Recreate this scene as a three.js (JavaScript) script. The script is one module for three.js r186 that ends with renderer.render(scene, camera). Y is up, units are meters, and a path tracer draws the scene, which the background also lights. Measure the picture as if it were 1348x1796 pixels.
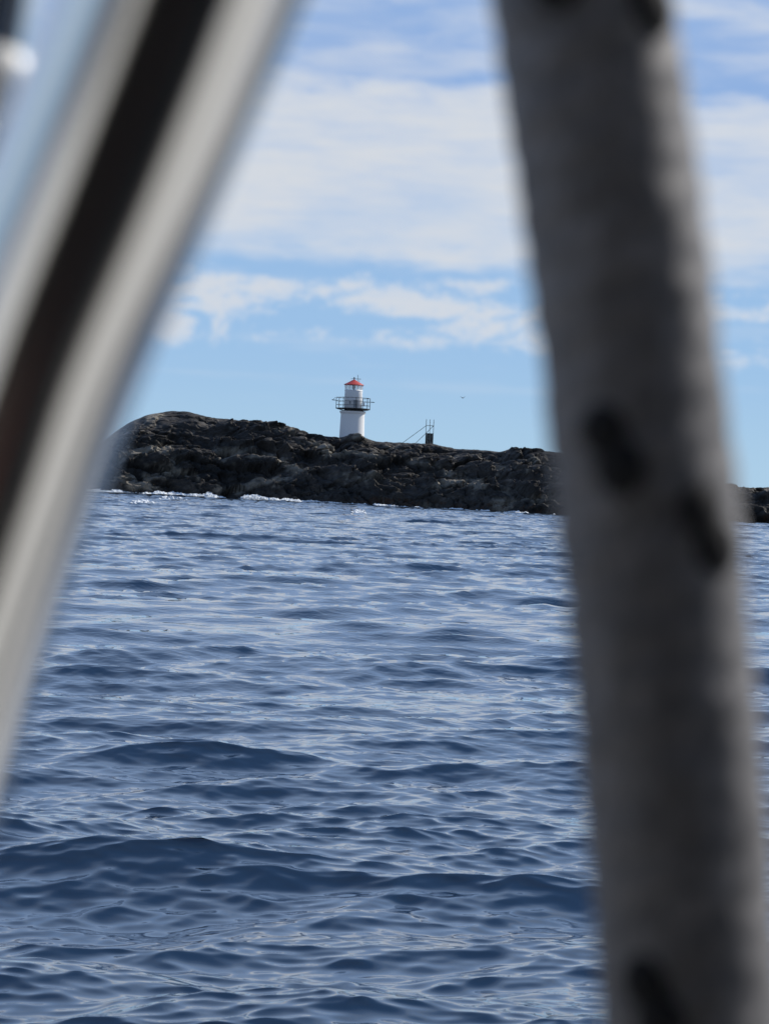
import * as THREE from 'three';
import { ImprovedNoise } from 'three/addons/math/ImprovedNoise.js';
import { mergeGeometries, mergeVertices } from 'three/addons/utils/BufferGeometryUtils.js';

// ---------------------------------------------------------------- camera, sky, sun, exposure
const scene = new THREE.Scene();
const FOCAL = 3985;                                   // focal length in photograph pixels
const EYE = new THREE.Vector3(0, 2.5, 0);
const camera = new THREE.PerspectiveCamera(2 * Math.atan(898 / FOCAL) * 180 / Math.PI, 1348 / 1796, 0.05, 12000);
camera.position.copy(EYE);
camera.rotation.set(-50 / FOCAL, 0, 2.5 * Math.PI / 180, 'YXZ');
camera.updateMatrixWorld(true);
camera.focus = 28;
camera.userData.fStop = 11.5;

const renderer = new THREE.WebGLRenderer({ antialias: true });
renderer.toneMapping = THREE.LinearToneMapping;
renderer.toneMappingExposure = 1.0;
renderer.shadowMap.enabled = true;
renderer.setSize(768, 1024);

const SUN_AZ = 62 * Math.PI / 180, SUN_EL = 41 * Math.PI / 180;
const sunDir = new THREE.Vector3(Math.sin(SUN_AZ) * Math.cos(SUN_EL), Math.sin(SUN_EL), -Math.cos(SUN_AZ) * Math.cos(SUN_EL));
const sun = new THREE.DirectionalLight(new THREE.Color(1.0, 0.95, 0.87), 5.0);
sun.position.copy(sunDir).multiplyScalar(400).add(new THREE.Vector3(0, 0, -150));
sun.target.position.set(0, 0, -150);
sun.castShadow = true;
Object.assign(sun.shadow.camera, { left: -220, right: 220, top: 220, bottom: -220, near: 1, far: 900 });
sun.shadow.mapSize.set(4096, 4096);
scene.add(sun, sun.target);

// ---------------------------------------------------------------- helpers
const noise3 = new ImprovedNoise();
const N = (x, y, z) => noise3.noise(x, y, z);
function fbm(x, y, z, o = 4, g = 0.5, l = 2.03) { let a = 1, s = 0, t = 0; for (let i = 0; i < o; i++) { s += a * N(x, y, z); t += a; a *= g; x = x * l + 11.3; y = y * l + 5.7; z = z * l + 3.1; } return s / t; }
function rng(seed) { let s = seed >>> 0; return () => { s = (s + 0x6D2B79F5) | 0; let t = Math.imul(s ^ (s >>> 15), 1 | s); t = (t + Math.imul(t ^ (t >>> 7), 61 | t)) ^ t; return ((t ^ (t >>> 14)) >>> 0) / 4294967296; }; }
const clamp = (x, a = 0, b = 1) => Math.min(b, Math.max(a, x));
const ss = (a, b, x) => { const t = clamp((x - a) / (b - a)); return t * t * (3 - 2 * t); };
const mix = (a, b, t) => a + (b - a) * t;
const interp = (pts, x) => { if (x <= pts[0][0]) return pts[0][1]; for (let i = 1; i < pts.length; i++) if (x <= pts[i][0]) { const [x0, y0] = pts[i - 1], [x1, y1] = pts[i]; let t = (x - x0) / (x1 - x0); return y0 + (y1 - y0) * t; } return pts[pts.length - 1][1]; };
const ray = (px, py) => new THREE.Vector3((px - 674) / FOCAL, -(py - 898) / FOCAL, -1).applyQuaternion(camera.quaternion);
const at = (px, py, depth) => ray(px, py).multiplyScalar(depth).add(EYE);
const lin = (r, g, b) => new THREE.Color().setRGB(r, g, b);
const std = (o) => new THREE.MeshStandardMaterial(o);
const counts = {};
const numbered = (n) => { counts[n] = (counts[n] ?? -1) + 1; return counts[n] ? `${n}_${String(counts[n]).padStart(3, '0')}` : n; };
function mesh(name, geo, mat, parent) { const m = new THREE.Mesh(geo, mat); m.name = parent === scene ? numbered(name) : name; m.castShadow = m.receiveShadow = true; parent.add(m); return m; }
function thing(name, label, category, pos, group) { const g = new THREE.Group(); g.name = numbered(name); g.position.copy(pos); g.userData = { label, category }; if (group) g.userData.group = group; scene.add(g); return g; }
const box = (w, h, d, x = 0, y = 0, z = 0) => new THREE.BoxGeometry(w, h, d).translate(x, y, z);
function bar(a, b, r, seg = 8) { const d = new THREE.Vector3().subVectors(b, a), g = new THREE.CylinderGeometry(r, r, d.length(), seg); g.applyQuaternion(new THREE.Quaternion().setFromUnitVectors(new THREE.Vector3(0, 1, 0), d.clone().normalize())); return g.translate((a.x + b.x) / 2, (a.y + b.y) / 2, (a.z + b.z) / 2); }
const V = (x, y, z) => new THREE.Vector3(x, y, z);

// ---------------------------------------------------------------- sky: air and clouds
{
  const W = 4096, H = 2048, data = new Float32Array(W * H * 4);
  const R = Math.PI / 180;
  // tileable-in-azimuth noise tables would seam behind the camera; sample noise on direction vectors instead
  for (let j = 0; j < H; j++) {
    const el = ((j + 0.5) / H - 0.5) * 180;
    if (el < -0.3) { for (let i = 0; i < W; i++) { const o = (j * W + i) * 4; data[o] = 0.10; data[o + 1] = 0.15; data[o + 2] = 0.24; data[o + 3] = 1; } continue; }
    const e = Math.max(el, 0), ce = Math.cos(e * R), se = Math.sin(e * R);
    // clear air
    const t1 = ss(0, 4, e), t2 = ss(3, 11, e), t3 = ss(12, 46, e);
    let r0 = mix(0.41, 0.33, t1), g0 = mix(0.61, 0.53, t1), b0 = mix(0.79, 0.79, t1);
    r0 = mix(r0, 0.235, t2); g0 = mix(g0, 0.40, t2); b0 = mix(b0, 0.72, t2);
    r0 = mix(r0, 0.058, t3); g0 = mix(g0, 0.138, t3); b0 = mix(b0, 0.33, t3);
    for (let i = 0; i < W; i++) {
      const th = ((i + 0.5) / W - 0.5) * 2 * Math.PI, dx = Math.cos(th), dz = Math.sin(th);       // x, z of the direction
      const X = dx * ce, Y = se, Z = dz * ce;
      const c = X * sunDir.x + Y * sunDir.y + Z * sunDir.z, glow = 0.55 * Math.exp(-(1 - c) * 7);
      // circle coordinates in degrees of azimuth, without a seam
      const A = dx * 57.3, B = dz * 57.3;
      let dens = 0;
      if (e < 15) {
        const bend = 0.35 * N(A * 0.16, B * 0.16, 1.7) + 1.2 * N(A * 0.03 + 4.2, B * 0.03 + 0.4, 9.1);
        const wob = 0.35 * fbm(A * 0.35, B * 0.35, e * 0.5, 3);
        // the long level sheet
        const f = fbm(A * 0.20, B * 0.20, e * 0.95 + 20, 5, 0.55);
        const edge = fbm(A * 0.5 + 9, B * 0.5, e * 1.8, 4, 0.55);
        let s = ss(5.2 + bend * 0.4 + edge * 1.1, 6.3 + bend * 0.4 + edge * 0.9, e) * (1 - ss(9.75 + bend * 0.6 + edge * 0.9, 10.7 + bend * 0.6 + edge * 1.1, e));
        s *= 0.80 + 0.75 * f + 0.25 * fbm(A * 0.7, B * 0.7, e * 5 + 3, 4, 0.6);
        // broken wisps under it
        if (e < 7) {
          const wx = 0.9 * N(A * 0.35, B * 0.35, e * 0.7 + 3), wy = 0.6 * N(A * 0.4 + 7, B * 0.4, e * 0.8 + 13);
          const q = fbm(A * 0.46 + wx, B * 0.46 + wx, e * 1.25 + wy + 31.4, 7, 0.64);
          const lump = N(A * 0.22 + 2.2, B * 0.22 + 5.1, 0.5);
          const env = ss(2.6, 3.7, e) * (1 - ss(4.9, 5.6, e + wob));
          const v = ss(-0.04, 0.36, q + 0.05 + 0.34 * lump - 0.5 * (1 - env)) * env;
          s = Math.max(s, 0.93 * v);
          s = Math.max(s, 0.16 * ss(0.0, 0.5, fbm(A * 0.3, B * 0.3, e * 3 + 50, 4)) * ss(1.5, 3, e));
        }
        // thin veil above
        const veil = fbm(A * 0.25 + 0.4 * N(A * 0.3, B * 0.3, e), B * 0.25, e * 1.3 + 60, 5, 0.55);
        const vv = ss(-0.28, 0.55, veil + 0.30 * N(A * 0.1 + 3, B * 0.1 + 8, 4)) * 0.62 + 0.10;
        dens = Math.max(s, vv * ss(9.3, 10.6, e));
      }
      if (e > 12) {   // higher up: patches of thin high cloud on a plane
        const k = 1 / Math.max(se, 0.1), px = X * k, pz = Z * k;
        const p = fbm(px * 1.3 + 0.5 * N(px, pz, 2), pz * 2.6, 7.7, 5, 0.55);
        const d2 = (0.08 + 0.30 * ss(-0.25, 0.6, p)) * (1 - 0.8 * ss(22, 45, e));
        dens = e < 15 ? mix(dens, d2, ss(12, 15, e)) : d2;
      }
      dens = clamp(dens);
      const cl = 0.98 - 0.10 * dens;
      const o = (j * W + i) * 4;
      data[o] = mix(r0, 0.735 * cl, dens) * (1 + glow); data[o + 1] = mix(g0, 0.780 * cl, dens) * (1 + glow); data[o + 2] = mix(b0, 0.850 * cl, dens) * (1 + glow * 0.9); data[o + 3] = 1;
    }
  }
  const sky = new THREE.DataTexture(data, W, H, THREE.RGBAFormat, THREE.FloatType);
  sky.mapping = THREE.EquirectangularReflectionMapping; sky.magFilter = sky.minFilter = THREE.LinearFilter; sky.wrapS = THREE.RepeatWrapping; sky.needsUpdate = true;
  scene.background = sky; scene.environment = sky;
}

// ---------------------------------------------------------------- sea
const waves = [];
{
  const rnd = rng(77);
  const octaves = [[11, 7, 6, 0.20, 0.024], [7, 4, 9, 0.30, 0.043], [4, 2.2, 12, 0.45, 0.058], [2.2, 1.2, 16, 0.55, 0.082], [1.2, 0.6, 20, 0.6, 0.098], [0.6, 0.3, 26, 0.55, 0.112], [0.3, 0.11, 32, 0.6, 0.120]];
  for (const [l0, l1, n, spread, rms] of octaves) for (let i = 0; i < n; i++) {
    const L = l1 * Math.pow(l0 / l1, (i + rnd()) / n), k = 2 * Math.PI / L;
    const dir = 0.22 + (rnd() + rnd() + rnd() - 1.5) * 1.6 * spread;        // about the way to the camera, a little to one side
    waves.push([k * Math.sin(dir), k * Math.cos(dir), rnd() * 2 * Math.PI, rms * Math.sqrt(2 / n) / k, k, L]);
  }
}
function seaAt(x, z, spacing, out) {
  let h = 0, ox = 0, oz = 0;
  const gust = 1 + 0.75 * N(x * 0.05 + 3, z * 0.09, 1.5) + 0.35 * N(x * 0.2, z * 0.3, 7.5);
  for (const [kx, kz, ph, a, k, L] of waves) {
    const w = ss(1.4, 2.6, L / spacing); if (w <= 0) continue;
    const g = L < 1.2 ? gust : 1, t = kx * x + kz * z + ph, c = Math.cos(t), s = Math.sin(t);
    const q = L < 1.2 ? 1.45 : 1.1; h += w * g * a * c; ox -= q * w * g * a * s * kx / k; oz -= q * w * g * a * s * kz / k;
  }
  out[0] = x + 1.0 * ox; out[1] = h; out[2] = z + 1.0 * oz;
}
{
  const rows = [1.2, 2, 3.2, 4.6, 6];
  while (rows[rows.length - 1] < 7000) { const d = rows[rows.length - 1]; rows.push(d + (d < 290 ? Math.min(0.255, Math.max(0.018, 1.5e-4 * d * d)) : d * 0.06)); }
  const cols = []; const D = Math.PI / 180;
  for (let a = -180; a < -14.01; a += a < -30 ? 3 : 1) cols.push(a * D);
  for (let i = 0; i <= 540; i++) cols.push((-14 + 28 * i / 540) * D);
  for (let a = 15; a <= 180.01; a += a < 30 ? 1 : 3) cols.push(a * D);
  const nr = rows.length, nc = cols.length, pos = new Float32Array(nr * nc * 3), uv = new Float32Array(nr * nc * 2), out = [0, 0, 0];
  for (let j = 0; j < nr; j++) {
    const d = rows[j], dr = j ? rows[j] - rows[j - 1] : 1;
    for (let i = 0; i < nc; i++) {
      const x = d * Math.sin(cols[i]), z = -d * Math.cos(cols[i]), da = d * (cols[Math.min(i + 1, nc - 1)] - cols[Math.max(i - 1, 0)]) / 2;
      const inside = Math.abs(cols[i]) < 14.01 * D;
      seaAt(x, z, inside ? Math.max(Math.min(dr, 0.4 * (d > 290 ? 10 : 1)), da) * 0.65 : Math.max(dr, da), out);
      const o = (j * nc + i); pos.set(out, o * 3); uv[o * 2] = x / 5.3; uv[o * 2 + 1] = -z / 5.3;
    }
  }
  const idx = new Uint32Array((nr - 1) * (nc - 1) * 6); let p = 0;
  for (let j = 0; j < nr - 1; j++) for (let i = 0; i < nc - 1; i++) { const a = j * nc + i, b = a + 1, c = a + nc, d = c + 1; idx[p++] = a; idx[p++] = b; idx[p++] = c; idx[p++] = b; idx[p++] = d; idx[p++] = c; }
  const g = new THREE.BufferGeometry();
  g.setAttribute('position', new THREE.BufferAttribute(pos, 3)); g.setAttribute('uv', new THREE.BufferAttribute(uv, 2)); g.setIndex(new THREE.BufferAttribute(idx, 1)); g.computeVertexNormals();
  // capillary ripples too fine for the mesh: a tile of many small waves
  const S = 1024, hgt = new Float32Array(S * S), rnd = rng(5), comps = [];
  for (let n = 0; n < 44; n++) { const f = 16 + Math.floor(Math.pow(rnd(), 1.3) * 50), dir = 0.2 + (rnd() + rnd() - 1) * 1.3; comps.push([Math.round(f * Math.sin(dir)), Math.round(f * Math.cos(dir)), rnd() * 6.283, 1 / f]); }
  const ct = new Float32Array(S); for (let i = 0; i < S; i++) ct[i] = Math.cos(2 * Math.PI * i / S);
  let lo = 1e9, hi = -1e9;
  for (let y = 0; y < S; y++) for (let x = 0; x < S; x++) { let h = 0; for (const [fx, fy, ph, a] of comps) h += a * ct[((fx * x - fy * y + Math.round(ph * 163)) % S + S) % S]; hgt[y * S + x] = h; lo = Math.min(lo, h); hi = Math.max(hi, h); }
  const tex = new Uint8Array(S * S * 4); for (let i = 0; i < S * S; i++) { const v = 255 * (hgt[i] - lo) / (hi - lo); tex[i * 4] = tex[i * 4 + 1] = tex[i * 4 + 2] = v; tex[i * 4 + 3] = 255; }
  const bump = new THREE.DataTexture(tex, S, S); bump.wrapS = bump.wrapT = THREE.RepeatWrapping; bump.magFilter = THREE.LinearFilter; bump.minFilter = THREE.LinearMipmapLinearFilter; bump.needsUpdate = true;
  const water = new THREE.MeshPhysicalMaterial({ color: lin(0.004, 0.012, 0.026), roughness: 0.025, ior: 1.8, clearcoat: 0.65, clearcoatRoughness: 0.02, bumpMap: bump, bumpScale: 0.012 });
  const sea = mesh('sea', g, water, scene);
  sea.userData = { kind: 'structure', label: 'choppy dark blue sea with small wind waves', category: 'sea' };
}

// ---------------------------------------------------------------- rocky island
const SKYLINE = [[-400, 852], [-150, 848], [-20, 842], [70, 828], [130, 806], [170, 782], [205, 756], [230, 739], [262, 727], [300, 720.5], [330, 721.5], [352, 728], [366, 733], [400, 735], [432, 738], [462, 739], [500, 748], [540, 760], [575, 766], [592, 768], [606, 763.5], [622, 763], [640, 768], [658, 775], [700, 776.5], [757, 778], [778, 783], [800, 788], [830, 788], [862, 791], [880, 792], [893, 787.5], [910, 785.5], [934, 787], [955, 791], [985, 794], [1050, 806], [1130, 826], [1210, 843], [1290, 853], [1320, 856], [1348, 854], [1420, 862], [1500, 868], [1700, 882]];
const SHORE = [[-400, -282], [60, -270], [190, -266], [320, -265], [430, -262], [560, -255], [640, -252], [760, -248], [840, -243], [900, -238], [970, -236], [1130, -239], [1348, -242], [1700, -250]];
const smoothed = (pts, x, w) => { let s = 0; for (let i = -4; i <= 4; i++) s += interp(pts, x + i * w / 4); return s / 9; };
const shoreAt = (px) => { const r = ray(px, 885), z = smoothed(SHORE, px, 40) + 1.6 * fbm(px * 0.011, 0.5, 8.1, 3); return V(r.x / r.z * z, 0, z); };
const backBy = (px) => interp([[-400, 8], [100, 14], [300, 19], [480, 19], [620, 19], [760, 20], [900, 20], [1050, 18], [1300, 14], [1700, 9]], px);
function ridgeAt(px) { const s = shoreAt(px), dist = -s.z + backBy(px); return at(px, smoothed(SKYLINE, px, 7), dist / -ray(px, 850).z); }
// cells of broken rock: [distance to the crack, value of the cell]
const hash = (x, y, z) => { let h = Math.imul(x, 374761393) ^ Math.imul(y, 668265263) ^ Math.imul(z, 2147483647 - 1274126177); h = Math.imul(h ^ (h >>> 13), 1274126177); return ((h ^ (h >>> 16)) >>> 0) / 4294967296; };
function cells(x, y, z) {
  const ix = Math.floor(x), iy = Math.floor(y), iz = Math.floor(z); let f1 = 9, f2 = 9, v = 0, tilt = 0;
  for (let a = -1; a <= 1; a++) for (let b = -1; b <= 1; b++) for (let c = -1; c <= 1; c++) {
    const cx = ix + a, cy = iy + b, cz = iz + c, h = hash(cx, cy, cz), h2 = hash(cx + 57, cy - 31, cz + 13), h3 = hash(cx - 91, cy + 17, cz - 71);
    const dx = cx + h - x, dy = cy + h2 - y, dz = cz + h3 - z, d = dx * dx + dy * dy + dz * dz;
    if (d < f1) { f2 = f1; f1 = d; v = hash(cx + 7, cy + 3, cz + 19); tilt = -dx * (hash(cx + 23, cy - 5, cz + 41) - 0.5) - dy * (hash(cx - 13, cy + 29, cz - 37) - 0.35); } else if (d < f2) f2 = d;
  }
  return [Math.sqrt(f2) - Math.sqrt(f1), v, tilt];
}
const PX0 = -330, PX1 = 1640, NU = 1000, NF = 240, NB = 20;
{
  const nv = NF + NB + 1, pos = new Float32Array((NU + 1) * nv * 3), col = new Float32Array((NU + 1) * nv * 3), uv = new Float32Array((NU + 1) * nv * 2);
  const prof = (px, t) => interp([[0, -0.16], [0.05, 0.0], [0.08, 0.12], [0.19, 0.40], [0.25, 0.48], [0.38, 0.55], [0.47, 0.75], [0.60, 0.85], [0.78, 0.935], [0.9, 0.975], [1, 1]], t);
  const terrace = (y, T, sharp, k) => { const q = y / T, f = q - Math.floor(q); return mix(y, T * (Math.floor(q) + 0.55 * f + 0.45 * ss(sharp, 1, f)), k); };
  for (let i = 0; i <= NU; i++) {
    const px = PX0 + (PX1 - PX0) * i / NU, s = shoreAt(px), r = ridgeAt(px), dirB = V(r.x - s.x, 0, r.z - s.z).normalize();
    for (let j = 0; j < nv; j++) {
      const o = i * nv + j; let x, y, z, front = j <= NF, t = j / NF;
      if (front) {
        // ledges wander up and down along the shore
        const tw = clamp(t + 0.10 * Math.sin(Math.PI * t) * (fbm(px * 0.012, t * 2.2, 3.3, 3) * 2.2));
        y = prof(px, tw) * r.y; x = mix(s.x, r.x, t * 1.0) - dirB.x * 1.2 * (1 - t); z = mix(s.z, r.z, t) - dirB.z * 1.2 * (1 - t);
        { // eroded beds: flat treads and steep risers that wander and dip
          const dip = 0.07 * x - 0.04 * z + 0.9 * fbm(x * 0.06, 2.2, z * 0.07, 3) + 0.5 * fbm(x * 0.35, y * 0.3, z * 0.3, 3), k1 = clamp(0.75 + 1.2 * fbm(x * 0.05 + 7, y * 0.2, z * 0.05, 2)), k2 = clamp(0.6 + 1.6 * fbm(x * 0.12 + 3, y * 0.4, z * 0.1, 2));
          const y1 = terrace(y + dip, 2.3, 0.55, k1) - dip, d2 = dip * 1.3 + 0.35 * fbm(x * 0.8 + 3, y, z * 0.8, 3), y2 = terrace(y1 + d2, 0.8, 0.5, k2) - d2;
          y = mix(y, y2, ss(0.02, 0.1, t) * (1 - ss(0.8, 0.99, t)) * (1 - 0.6 * ss(420, 300, px) * ss(0.5, 0.65, t)));
        }
        const env = ss(0, 0.08, t) * (1 - 0.97 * ss(0.84, 1, t));
        // beds dip gently to the right
        const bx = x, by = y + 0.07 * x - 0.05 * z, bz = z;
        const wx = 1.1 * fbm(bx * 0.21, by * 0.33, bz * 0.2, 3), wy = 0.55 * fbm(bx * 0.25 + 9, by * 0.4, bz * 0.25, 3);
        const [c1, v1, t1] = cells(bx * 0.12 + wx * 0.5, by * 0.62 + wy, bz * 0.12);
        const [c2, v2, t2] = cells(bx * 0.38 + wx * 0.7, by * 1.7 + wy * 2, bz * 0.28);
        const [c3, v3, t3] = cells(bx * 1.1 + wx, by * 3.8 + wy * 3, bz * 0.9);
        let d = 1.2 * t1 + 0.7 * t2 + 0.25 * t3 + 1.3 * (v1 - 0.5) - 0.55 * (1 - ss(0, 0.12, c1)) + 0.25 * ss(0, 0.4, c1) + 0.5 * (v2 - 0.5) - 0.25 * (1 - ss(0, 0.14, c2)) + 0.14 * (v3 - 0.5) - 0.08 * (1 - ss(0, 0.16, c3));
        d += 0.55 * fbm(bx * 0.12, by * 0.3, bz * 0.12, 4) + 0.05 * fbm(bx * 1.7, by * 3.4, bz * 1.7, 3);
        const sw = (q) => { const f = q - Math.floor(q); return f < 0.86 ? f / 0.86 : (1 - f) / 0.14; };   // slabs that end in scarps on their right
        d += 0.75 * (sw(bx * 0.15 + 0.42 * by + 1.4 * fbm(bx * 0.07, by * 0.25, bz * 0.1, 3)) - 0.5) + 0.34 * (sw(bx * 0.46 + 0.9 * by + 1.6 * fbm(bx * 0.2 + 4, by * 0.6, bz * 0.3, 3)) - 0.5);
        const k = d * env;
        // smooth whaleback on the left
        const soft = 1 - 0.65 * ss(420, 300, px) * ss(0.45, 0.62, t);
        x += -dirB.x * k * 0.75 * soft + 0.25 * k * soft; z += -dirB.z * k * 0.75 * soft; y += k * 0.55 * soft;
        if (t > 0.9) y += 0.16 * (fbm(x * 0.5, 1.5, z * 0.4, 3) + 0.6 * fbm(x * 1.6, 5.5, z, 2)) * (1 - 0.6 * ss(380, 300, px));
      } else {
        t = (j - NF) / NB; const q = t * t * 0.6 + 0.4 * t;
        x = r.x + dirB.x * q * 30; z = r.z + dirB.z * q * 30; y = mix(r.y, -1.5, ss(0.05, 1, t)) + 0.16 * (fbm(x * 0.5, 1.5, z * 0.4, 3)) - 0.1 * t;
      }
      pos[o * 3] = x; pos[o * 3 + 1] = y; pos[o * 3 + 2] = z; uv[o * 2] = x * 0.25 + z * 0.06; uv[o * 2 + 1] = y * 0.5 - z * 0.25;
      // stone colour: dark gneiss, paler veins, lichen crusts strengthened as painted sunlit spots, brown weed on the lowest rocks
      const a1 = fbm(x * 0.35, y * 0.9, z * 0.35, 4), a2 = fbm(x * 1.3 + 5, y * 2.5, z * 1.3, 3), a3 = fbm(x * 0.08 + 2, y * 0.3, z * 0.08, 3);
      let v = 0.028 * Math.exp(1.4 * a1 + 0.9 * a2 + 1.0 * a3);
      let R = v * 1.12, G = v, B = v * 0.88;
      const lichSun = ss(0.10, 0.32, fbm(x * 0.22 + 8, y * 0.5, z * 0.22, 4) + 0.15 * a2); R = mix(R, 0.24, lichSun * 0.8); G = mix(G, 0.215, lichSun * 0.8); B = mix(B, 0.175, lichSun * 0.8);
      const weed = ss(-0.02, 0.14, a2 + 0.6 * a1) * (y < 0.75 + 0.5 * a2 ? 1 : 0) * ss(560, 680, px); R = mix(R, 0.050, weed); G = mix(G, 0.029, weed); B = mix(B, 0.018, weed);
      col[o * 3] = R; col[o * 3 + 1] = G; col[o * 3 + 2] = B;
    }
  }
  const idx = []; for (let i = 0; i < NU; i++) for (let j = 0; j < nv - 1; j++) { const a = i * nv + j, b = a + 1, c = a + nv, d = c + 1; idx.push(a, c, b, b, c, d); }
  const g = new THREE.BufferGeometry();
  g.setAttribute('position', new THREE.BufferAttribute(pos, 3)); g.setAttribute('uv', new THREE.BufferAttribute(uv, 2)); g.setAttribute('color', new THREE.BufferAttribute(col, 3)); g.setIndex(idx); g.computeVertexNormals();
  const S = 512, tex = new Uint8Array(S * S * 4);
  for (let y = 0; y < S; y++) for (let x = 0; x < S; x++) { let h = 0, a = 1; for (const f of [8, 16, 32, 64, 128]) { h += a * tileN(x / S, y / S, f); a *= 0.62; } const v = clamp(128 + 90 * h, 0, 255), o = (y * S + x) * 4; tex[o] = tex[o + 1] = tex[o + 2] = v; tex[o + 3] = 255; }
  const bump = new THREE.DataTexture(tex, S, S); bump.wrapS = bump.wrapT = THREE.RepeatWrapping; bump.magFilter = THREE.LinearFilter; bump.needsUpdate = true;
  const rock = mesh('rocky_island', g, new THREE.MeshPhysicalMaterial({ vertexColors: true, roughness: 0.7, specularIntensity: 0.5, bumpMap: bump, bumpScale: 0.12 }), scene);
  rock.userData = { kind: 'structure', label: 'low dark bedrock island with a rounded hump and layered ledges', category: 'island' };
}
function tileN(u, v, f) { // value noise that repeats over the tile
  const x = u * f, y = v * f, ix = Math.floor(x), iy = Math.floor(y), fx = x - ix, fy = y - iy, sx = fx * fx * (3 - 2 * fx), sy = fy * fy * (3 - 2 * fy), q = (a, b) => hash(((a % f) + f) % f, ((b % f) + f) % f, f) * 2 - 1;
  return mix(mix(q(ix, iy), q(ix + 1, iy), sx), mix(q(ix, iy + 1), q(ix + 1, iy + 1), sx), sy);
}

// ---------------------------------------------------------------- surf and foam
{
  const rnd = rng(31), geos = [];
  const base = new THREE.IcosahedronGeometry(1, 1);
  const inst = [];
  const put = (x, z, y, sx, sy, sz) => inst.push(new THREE.Matrix4().compose(V(x, y, z), new THREE.Quaternion().setFromEuler(new THREE.Euler(rnd() * 0.6, rnd() * 6, rnd() * 0.6)), V(sx, sy, sz)));
  const out = [0, 0, 0];
  for (let n = 0; n < 26000; n++) {
    const px = 120 + rnd() * 900, along = fbm(px * 0.035, 4.4, 0, 4, 0.6);
    const power = clamp(interp([[120, 0.6], [200, 0.55], [330, 0.75], [375, 0.55], [398, 0.0], [415, 0.05], [432, 0.9], [500, 0.65], [570, 0.35], [640, 0.06], [1020, 0.02]], px) + 1.1 * along);
    if (rnd() > power) continue;
    const s = shoreAt(px), lift = rnd(), x = s.x + (rnd() - 0.5) * 0.4, z = s.z + 0.3 + Math.pow(rnd(), 1.5) * 3.5 * power; seaAt(x, z, 0.5, out);
    const k = 0.035 + 0.09 * rnd() * rnd(); put(x, z, out[1] + 0.02 + lift * lift * 0.55 * power * power, k * 1.9, k * 0.6, k * 1.4);
  }
  const breaker = (px, py, wpx, n) => { for (let i = 0; i < n; i++) { const u = (rnd() + rnd() - 1), q = px + u * wpx; const r = ray(q, py + (rnd() - 0.5) * 5 + Math.abs(u) * 2), p = r.multiplyScalar(-EYE.y / r.y).add(EYE); seaAt(p.x, p.z, 0.5, out); const k = 0.03 + 0.06 * rnd(); put(p.x, p.z, out[1] + 0.03 + 0.10 * rnd() * (1 - Math.abs(u)), k * 2, k * 0.5, k * 1.2); } };
  breaker(250, 881, 22, 130); breaker(628, 899, 16, 80); breaker(300, 874, 30, 60);
  const im = new THREE.InstancedMesh(base, std({ color: lin(0.82, 0.85, 0.87), roughness: 0.85 }), inst.length);
  inst.forEach((m, i) => im.setMatrixAt(i, m)); im.name = 'surf_foam'; im.castShadow = im.receiveShadow = true;
  im.userData = { kind: 'stuff', label: 'white surf foam breaking along the foot of the rocks', category: 'foam' }; scene.add(im);
}

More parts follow.
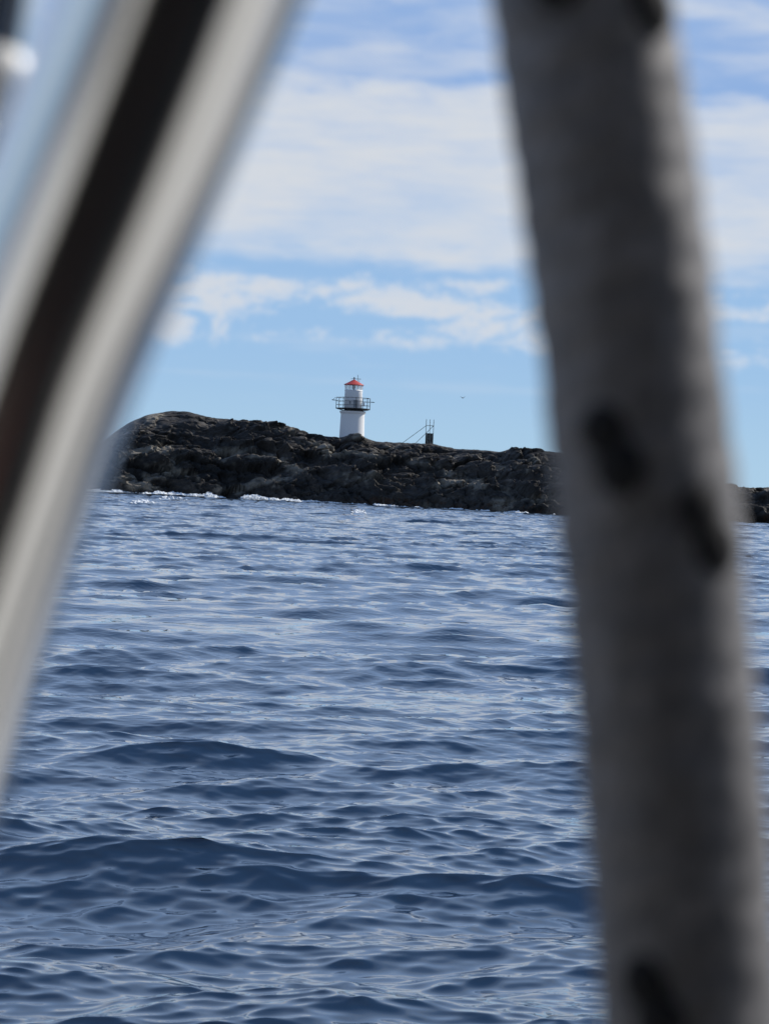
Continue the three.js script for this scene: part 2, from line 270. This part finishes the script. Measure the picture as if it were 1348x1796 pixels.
// ---------------------------------------------------------------- lighthouse
const M = {
  white: std({ color: lin(0.80, 0.80, 0.79), roughness: 0.6 }), black: std({ color: lin(0.02, 0.022, 0.026), roughness: 0.6 }), red: std({ color: lin(0.45, 0.055, 0.045), roughness: 0.5 }),
  grey: std({ color: lin(0.25, 0.27, 0.28), roughness: 0.6 }), glass: new THREE.MeshPhysicalMaterial({ color: lin(0.95, 0.97, 0.97), transmission: 0.75, thickness: 0, roughness: 0.25, ior: 1.5 }),
  lens: new THREE.MeshPhysicalMaterial({ color: lin(0.12, 0.14, 0.13), roughness: 0.15 }), timber: std({ color: lin(0.09, 0.075, 0.062), roughness: 0.85 }), darkTimber: std({ color: lin(0.035, 0.030, 0.028), roughness: 0.85 }),
};
{
  const depth = ridgeAt(617).clone().sub(EYE).length() + 1.3, s = depth / FOCAL, p = at(616.5, 768, depth);
  const L = thing('lighthouse', 'small white lighthouse with red roof and dark gallery on the rocky island', 'lighthouse', p);
  const h = (y) => (768 - y) * s;                       // height from the photograph's rows at this distance
  const lathe = (pts, seg = 48) => new THREE.LatheGeometry(pts.map(([r, y]) => new THREE.Vector2(r * s, h(y))), seg);
  mesh('lower_tower', lathe([[0.01, 800], [22.0, 800], [21.8, 768], [21.3, 745], [20.9, 727], [21.4, 725.5], [22.7, 724.5], [22.9, 721.8], [22.4, 721.2], [0.01, 721.2]]), M.white, L);
  mesh('collar', lathe([[0.01, 721.1], [14.8, 721.1], [15.4, 718.4], [0.01, 718.4]]), M.grey, L);
  const upper = mesh('upper_tower', lathe([[0.01, 716.0], [15.5, 716.0], [15.5, 686], [16.0, 685.5], [16.0, 684.2], [0.01, 684.2]]), M.white, L);
  mesh('seam', lathe([[15.52, 701], [15.75, 701], [15.75, 700.2], [15.52, 700.2]]), M.white, upper);
  // gallery
  const gal = mesh('gallery', new THREE.CylinderGeometry(31 * s, 30.4 * s, 1.9 * s, 8).rotateY(0.2).translate(0, h(717.1), 0), M.black, L);
  for (let k = 0; k < 8; k++) { const a = 0.2 + k * Math.PI / 4; mesh('bracket', bar(V(Math.sin(a) * 15 * s, h(721), Math.cos(a) * 15 * s), V(Math.sin(a) * 28 * s, h(718), Math.cos(a) * 28 * s), 0.6 * s, 6), M.black, gal); }
  const rail = new THREE.Group(); rail.name = 'gallery_railing'; L.add(rail);
  const corner = (k, y, r = 30) => { const a = 0.2 + k * Math.PI / 4; return V(Math.sin(a) * r * s, h(y), Math.cos(a) * r * s); };
  for (let k = 0; k < 8; k++) {
    mesh('post', bar(corner(k, 717), corner(k, 697.5), 0.62 * s, 6), M.black, rail);
    for (const [y, r] of [[698, 0.42], [704.2, 0.34], [710.8, 0.34]]) mesh('rail', bar(corner(k, y), corner(k + 1, y), r * s, 6), M.black, rail);
  }
  // equipment on outriggers at both sides, cabinet and door
  for (const d of [-1, 1]) { const arm = mesh('outrigger', bar(V(d * 27 * s, h(704), 3 * s), V(d * 37.5 * s, h(d < 0 ? 702.6 : 704.4), 3 * s), 0.5 * s, 6), M.black, L); mesh('lamp_box', box(5 * s, 1.2 * s, 3 * s, d * 34 * s, h(d < 0 ? 703 : 704.2), 3 * s), M.black, arm); if (d < 0) mesh('strut', bar(V(-31 * s, h(698), 3 * s), V(-36 * s, h(702.5), 3 * s), 0.3 * s, 5), M.black, arm); }
  const door = mesh('door', new THREE.CylinderGeometry(15.7 * s, 15.7 * s, 13 * s, 12, 1, true, 0.05, 0.55).translate(0, h(708.6), 0), M.grey, L);
  mesh('hatch', box(2.6 * s, 4.6 * s, 0.6 * s, -5.4 * s, h(706.6), 15.0 * s), M.grey, L);
  mesh('cabinet', box(3.6 * s, 7 * s, 4 * s, 18.4 * s, h(708.4), 2 * s), M.white, L);
  // lantern
  const lan = mesh('lantern_glazing', new THREE.CylinderGeometry(15.6 * s, 14.6 * s, 8.4 * s, 12, 1, true).translate(0, h(680), 0), M.glass, L);
  for (let k = 0; k < 12; k++) { const a = k * Math.PI / 6; mesh('glazing_bar', bar(V(Math.sin(a) * 14.7 * s, h(684.2), Math.cos(a) * 14.7 * s), V(Math.sin(a) * 15.7 * s, h(675.8), Math.cos(a) * 15.7 * s), 0.34 * s, 5), M.white, lan); }
  mesh('beacon_lens', lathe([[0.01, 684.2], [1.6, 684.2], [1.7, 681.5], [2.6, 681], [2.6, 677.6], [1.9, 677], [3.4, 676], [3.4, 675], [0.01, 675]], 20), M.lens, L);
  const roof = mesh('roof', lathe([[0.01, 675.4], [16.6, 675.6], [17.6, 675.6], [17.6, 674.6], [10.5, 671], [3.2, 666.8], [1.6, 666.0], [0.01, 665.6]], 40), M.red, L);
  mesh('vent_ball', lathe([[0.01, 666.2], [0.9, 666], [0.8, 664], [1.5, 663.4], [1.5, 662.4], [0.7, 661.6], [0.01, 661.4]], 16), M.black, roof);
  const mast = mesh('antenna_mast', bar(V(6.4 * s, h(671.5), 0), V(6.4 * s, h(657), 0), 0.42 * s, 6), M.black, L);
  mesh('antenna_crossbar', bar(V(-5.6 * s, h(664.3), 0), V(12.4 * s, h(664.3), 0), 0.34 * s, 6), M.black, mast);
  mesh('antenna_rod', bar(V(9 * s, h(664.3), 0), V(9 * s, h(670.8), 0), 0.3 * s, 5), M.black, mast);
}

// ---------------------------------------------------------------- timber frame right of the lighthouse
{
  const depth = ridgeAt(740).clone().sub(EYE).length() + 0.2, s = depth / FOCAL, p = at(752, 778, depth);
  const T = thing('timber_stand', 'small dark timber frame with three uprights and sloping braces right of the lighthouse', 'frame', p);
  const h = (y) => (778 - y) * s, X = (x) => (x - 752) * s;
  const q = (x, y, z) => V(X(x), h(y), z * s);
  for (const [x, z] of [[745.6, 2], [752.2, -3], [758.6, 2]]) mesh('upright', bar(q(x, 786, z), q(x, 735.4, z), 0.52 * s, 6), M.timber, T);
  mesh('crossbar', bar(q(745, 746.6, 2.6), q(759.2, 746.6, 2.6), 0.5 * s, 6), M.timber, T);
  mesh('brace', bar(q(703, 781, 8), q(745.6, 747, 2), 0.48 * s, 6), M.timber, T);
  mesh('brace', bar(q(726, 781, 8), q(758.6, 746.6, 2.8), 0.48 * s, 6), M.timber, T);
  for (let k = 0; k < 5; k++) mesh('board', box(2.64 * s, 25 * s, 0.8 * s, X(746.7 + k * 2.72), h(772.5), (3.2 + (k % 2) * 0.15) * s), M.darkTimber, T);
}

// ---------------------------------------------------------------- bird
{
  const p = at(811, 698, 190);
  const prof = [[0, 0.0], [0.03, 0.025], [0.10, 0.05], [0.22, 0.062], [0.34, 0.045], [0.46, 0.02], [0.5, 0.0]].map(([y, r]) => new THREE.Vector2(Math.max(r, 0.0005), y));
  const bird = thing('seabird', 'tiny dark bird flying in the clear sky right of the lighthouse', 'bird', p);
  mesh('body', new THREE.LatheGeometry(prof, 12).rotateZ(-Math.PI / 2).translate(-0.25, 0, 0), M.black, bird);
  for (const d of [-1, 1]) { // wings: tapered, swept plates with thickness
    const sh = new THREE.Shape(); sh.moveTo(-0.05, 0); sh.quadraticCurveTo(0.02, 0.25, -0.10, 0.48); sh.quadraticCurveTo(-0.06, 0.25, -0.2, 0); sh.closePath();
    const w = new THREE.ExtrudeGeometry(sh, { depth: 0.012, bevelEnabled: true, bevelSize: 0.004, bevelThickness: 0.004, bevelSegments: 1 }); w.rotateX(Math.PI / 2); w.scale(1, 1, d); w.rotateX(-d * 0.38); w.translate(0.1, 0.03, 0);
    mesh('wing', w, M.black, bird);
  }
  bird.rotation.y = 0.9; bird.scale.setScalar(0.6);
}

// ---------------------------------------------------------------- the boat under the camera, its rail and post
const DECK = 0.95;
const steel = new THREE.MeshPhysicalMaterial({ color: lin(0.80, 0.79, 0.77), metalness: 0.96, roughness: 0.11 });
{
  const boat = thing('boat', 'white motor boat that carries the railing, with an added unseen wheelhouse darkening the post and rail', 'boat', V(0, 0, 0));
  const gel = std({ color: lin(0.74, 0.73, 0.70), roughness: 0.35 }), inside = std({ color: lin(0.022, 0.018, 0.017), roughness: 0.5 }), mirrorBrown = std({ color: lin(0.12, 0.036, 0.020), roughness: 0.4 });  // near-black lining paints interior shade; brown tints the rail's mirrored band
  // hull: cross-sections along x, broadside to the island
  const secs = 24, ring = 14, pos = [], idx = [];
  for (let i = 0; i <= secs; i++) { const t = i / secs, x = -4.5 + 9 * t, b = 2.6 * Math.sin(Math.PI * clamp(0.12 + 0.88 * (1 - t))) ** 0.6 + 0.02, keel = -0.5 + 0.5 * Math.pow(t, 3); for (let j = 0; j <= ring; j++) { const u = j / ring * 2 - 1, w = Math.sign(u) * Math.pow(Math.abs(u), 0.8) * b, y = mix(keel, DECK - 0.02, Math.pow(Math.abs(u), 1.6)); pos.push(x, y, -0.1 + w); } }
  for (let i = 0; i < secs; i++) for (let j = 0; j < ring; j++) { const a = i * (ring + 1) + j, b = a + 1, c = a + ring + 1, d = c + 1; idx.push(a, b, c, b, d, c); }
  const hg = new THREE.BufferGeometry(); hg.setAttribute('position', new THREE.Float32BufferAttribute(pos, 3)); hg.setIndex(idx); hg.computeVertexNormals();
  const hm = gel.clone(); hm.side = THREE.DoubleSide; mesh('hull', hg, hm, boat);
  const ds = new THREE.Shape(); for (let i = 0; i <= secs; i++) { const t = i / secs, b = 2.6 * Math.sin(Math.PI * clamp(0.12 + 0.88 * (1 - t))) ** 0.6 + 0.02; ds[i ? 'lineTo' : 'moveTo'](-4.5 + 9 * t, -(-0.1 - b)); } for (let i = secs; i >= 0; i--) { const t = i / secs, b = 2.6 * Math.sin(Math.PI * clamp(0.12 + 0.88 * (1 - t))) ** 0.6 + 0.02; ds.lineTo(-4.5 + 9 * t, -(-0.1 + b)); }
  mesh('deck', new THREE.ExtrudeGeometry(ds, { depth: 0.05, bevelEnabled: false }).rotateX(-Math.PI / 2).translate(0, DECK - 0.05, 0), std({ color: lin(0.40, 0.395, 0.375), roughness: 0.7 }), boat);
  // added unseen wheelhouse, open behind the camera: darkens the post, bands the rail's reflections
  const zw = 0.16, x0 = -1.4, x1 = 2.2, o0 = -0.62, o1 = 0.9, oy0 = DECK, oy1 = 2.95, top = 3.1, zb = 2.2;
  const waist = 2.17, shadeNavy = std({ color: lin(0.012, 0.014, 0.020), roughness: 0.5 });  // upper wall coloured near-black to keep bounced light off the post
  for (const [a, b] of [[x0, o0], [o1, x1]]) mesh('added_white_coaming', box(b - a, waist - DECK, 0.06, (a + b) / 2, (DECK + waist) / 2, zw), gel, boat);  // added white surface for the rail to mirror as its bright band
  mesh('added_dark_wall', mergeGeometries([box(o0 - x0, top - waist, 0.05, (x0 + o0) / 2, (waist + top) / 2, zw), box(x1 - o1, top - waist, 0.05, (x1 + o1) / 2, (waist + top) / 2, zw), box(o1 - o0, top - oy1, 0.05, (o0 + o1) / 2, (top + oy1) / 2, zw)]), shadeNavy, boat);
  mesh('added_roof', box(x1 - x0 + 0.16, 0.07, zb + 0.2, (x0 + x1) / 2, top + 0.037, (zb - 0.0) / 2), gel, boat);  // added roof, keeps overhead sky off the post
  mesh('shade_black_lining', mergeGeometries([box(0.05, top - DECK, zb - zw - 0.06, x0 + 0.03, (DECK + top) / 2, (zw + zb) / 2), box(0.05, top - DECK, zb - zw - 0.06, x1 - 0.03, (DECK + top) / 2, (zw + zb) / 2), box(x1 - x0, top - DECK, 0.05, (x0 + x1) / 2, (DECK + top) / 2, zb), box(x1 - x0 - 0.12, 0.02, zb - zw - 0.1, (x0 + x1) / 2, top - 0.012, (zw + zb) / 2)]), inside, boat);  // near-black colour stands for the unlit interior
  mesh('added_brown_panel', box(0.7, 1.3, 0.03, -0.15, 1.62, zb - 0.05), mirrorBrown, boat);  // added to put brown into the rail's dark reflection
  mesh('shade_black_floor', box(x1 - x0 - 0.12, 0.02, zb - 0.16, (x0 + x1) / 2, DECK + 0.012, (zb + 0.06) / 2), std({ color: lin(0.014, 0.013, 0.013), roughness: 0.8 }), boat);  // black colour puts shade on the floor for the rail's dark band
  mesh('added_red_strip', box(0.20, 0.012, zb - 0.5, -0.30, DECK + 0.030, zb / 2), std({ color: lin(0.11, 0.032, 0.020), roughness: 0.9 }), boat);  // added red-brown strip for the streak mirrored in the rail
}
// polished tube on the left
{
  const D = 0.45, pts = [];
  const c = [[640, -700], [440, -330], [310, 0], [190, 300], [67, 600], [-10, 830], [-92, 1100], [-155, 1330], [-290, 1796], [-640, 2800]];
  for (const [x, y] of c) pts.push(at(x, y, D * (1 - 0.48 * clamp((898 - y) / FOCAL, -0.4, 0.4))));   // its top leans towards the camera
  const low = pts[pts.length - 1]; pts.push(V(low.x - 0.13, 1.75, -0.47), V(low.x - 0.26, 1.3, -0.48), V(low.x - 0.33, DECK + 0.002, -0.49));
  const up = pts[0]; pts.unshift(V(up.x + 0.20, up.y + 0.10, -0.45), V(up.x + 0.09, up.y + 0.065, -0.45));
  const R = 186 / FOCAL * D, g = new THREE.TubeGeometry(new THREE.CatmullRomCurve3(pts), 260, R, 64, false);
  const T = thing('bow_rail', 'thick polished steel rail tube slanting through the left foreground, blurred', 'railing', V(0, 0, 0));
  mesh('tube', g, steel, T);
  const b = pts[pts.length - 1]; mesh('base_flange', new THREE.CylinderGeometry(0.045, 0.05, 0.012, 40).translate(b.x, DECK + 0.0065, b.z), steel, T);
}
// second upright with a round clamp, top left corner
{
  const D = 0.52, a = at(90, -600, D), m = at(-16, 150, D), d = at(-260, 1400, D);
  const T = thing('rail_stanchion', 'bright steel stanchion with a ball clamp coloured white as its sun glint in the top left corner, blurred', 'stanchion', V(0, 0, 0));
  const foot = V(d.x - 0.02, DECK + 0.002, d.z);
  mesh('upright', new THREE.TubeGeometry(new THREE.CatmullRomCurve3([a, m, d, foot]), 80, 58 / FOCAL * D, 40, false), steel, T);
  mesh('glint_white_clamp', new THREE.SphereGeometry(86 / FOCAL * D, 48, 32).translate(m.x, m.y, m.z), std({ color: lin(0.82, 0.81, 0.78), roughness: 0.35 }), T);  // white colour stands in for an overexposed glint on the clamp
}
// pitted post on the right
{
  const D = 0.5, c = [[968, -420], [1020, 0], [1076, 400], [1125, 800], [1170, 1250], [1212, 1796], [1290, 2900]].map(([x, y]) => at(x, y, D));
  const low = c[c.length - 1]; c.push(V(low.x + 0.06, 1.7, low.z), V(low.x + 0.13, DECK + 0.002, low.z));
  const up = c[0]; c.unshift(V(up.x - 0.03, up.y + 0.18, up.z));
  const curve = new THREE.CatmullRomCurve3(c), R = 159 / FOCAL * D, NS = 900, NA = 72, pos = [], uv = [], col = [], idx = [];
  const len = curve.getLength(), px2m = D / FOCAL;
  // where the frame's rows fall along the post
  const rowAt = (y) => { let best = 0, bd = 1e9; for (let i = 0; i <= 4000; i++) { const p = curve.getPointAt(i / 4000), q = p.clone().project(camera), yy = (1 - q.y) / 2 * 1796; if (Math.abs(yy - y) < bd) { bd = Math.abs(yy - y); best = i / 4000; } } return best * len; };
  const holes = []; for (const [y, a] of [[-40, -26], [20, 37], [785, -25], [935, 33], [1725, -31], [1870, 30]]) holes.push([rowAt(y), a * Math.PI / 180]);
  for (let i = 0; i <= NS; i++) {
    const t = i / NS, s = t * len, p = curve.getPointAt(t), tan = curve.getTangentAt(t), side = V(1, 0, 0).addScaledVector(tan, -tan.x).normalize(), front = V(0, 0, 0).crossVectors(side, tan).normalize(); if (front.z < 0) front.negate();
    for (let j = 0; j <= NA; j++) {
      const a = j / NA * 2 * Math.PI - Math.PI, cx = Math.sin(a), cz = Math.cos(a);
      let r = R * (1 + 0.010 * Math.sin(s / (78 * px2m) * 6.283 + a * 3 + 2.5 * N(s * 40, cx, cz)) + 0.055 * fbm(cx * 1.6, s * 75, cz * 1.6, 3) + 0.02 * fbm(cx * 5, s * 260, cz * 5, 2));
      pos.push(p.x + r * (cx * side.x + cz * front.x), p.y + r * (cx * side.y + cz * front.y), p.z + r * (cx * side.z + cz * front.z)); uv.push(a * R * 8, s * 8);
      const m = 0.155 * Math.exp(0.7 * fbm(cx * 2.2 + 4, s * 130, cz * 2.2, 3) + 0.8 * fbm(cx * 9, s * 500, cz * 9, 2)); col.push(m * 1.02, m * 0.98, m);
    }
  }
  for (let i = 0; i < NS; i++) for (let j = 0; j < NA; j++) { const a = i * (NA + 1) + j, b = a + 1, cc = a + NA + 1, d = cc + 1; idx.push(a, cc, b, b, cc, d); }
  let g = new THREE.BufferGeometry(); g.setAttribute('position', new THREE.Float32BufferAttribute(pos, 3)); g.setAttribute('uv', new THREE.Float32BufferAttribute(uv, 2)); g.setAttribute('color', new THREE.Float32BufferAttribute(col, 3)); g.setIndex(idx); g.computeVertexNormals();
  const T = thing('pitted_post', 'dark rough post with black spots in the right foreground, blurred', 'post', V(0, 0, 0));
  mesh('shaft', g, std({ vertexColors: true, roughness: 0.6 }), T);
  // black domes painting the dark of holes, two rows, each a run-together pair
  const holeBlack = std({ color: lin(0.012, 0.012, 0.014), roughness: 0.9 });
  for (const [hs, ha] of holes) {
    const t = hs / len, p = curve.getPointAt(t), tan = curve.getTangentAt(t), side = V(1, 0, 0).addScaledVector(tan, -tan.x).normalize(), front = V(0, 0, 0).crossVectors(side, tan).normalize(); if (front.z < 0) front.negate();
    const n = side.clone().multiplyScalar(Math.sin(ha)).addScaledVector(front, Math.cos(ha)), x = V(0, 0, 0).crossVectors(tan, n).normalize();
    const m = new THREE.Matrix4().makeBasis(x, tan, n);
    const pair = mergeGeometries([[0.0014, -0.0042, 0.0054, 0.0060], [-0.0014, 0.0042, 0.0058, 0.0064]].map(([dx, dy, rx, ry]) => new THREE.SphereGeometry(1, 20, 12).scale(rx, ry, 0.0028).translate(dx, dy, 0)));
    pair.applyMatrix4(m); pair.translate(p.x + n.x * R * 0.98, p.y + n.y * R * 0.98, p.z + n.z * R * 0.98); mesh('hole_shade', pair, holeBlack, T);
  }
  const b = c[c.length - 1]; mesh('base_plate', new THREE.CylinderGeometry(0.04, 0.045, 0.012, 32).translate(b.x, DECK + 0.0065, b.z), steel, T);
}

renderer.render(scene, camera);
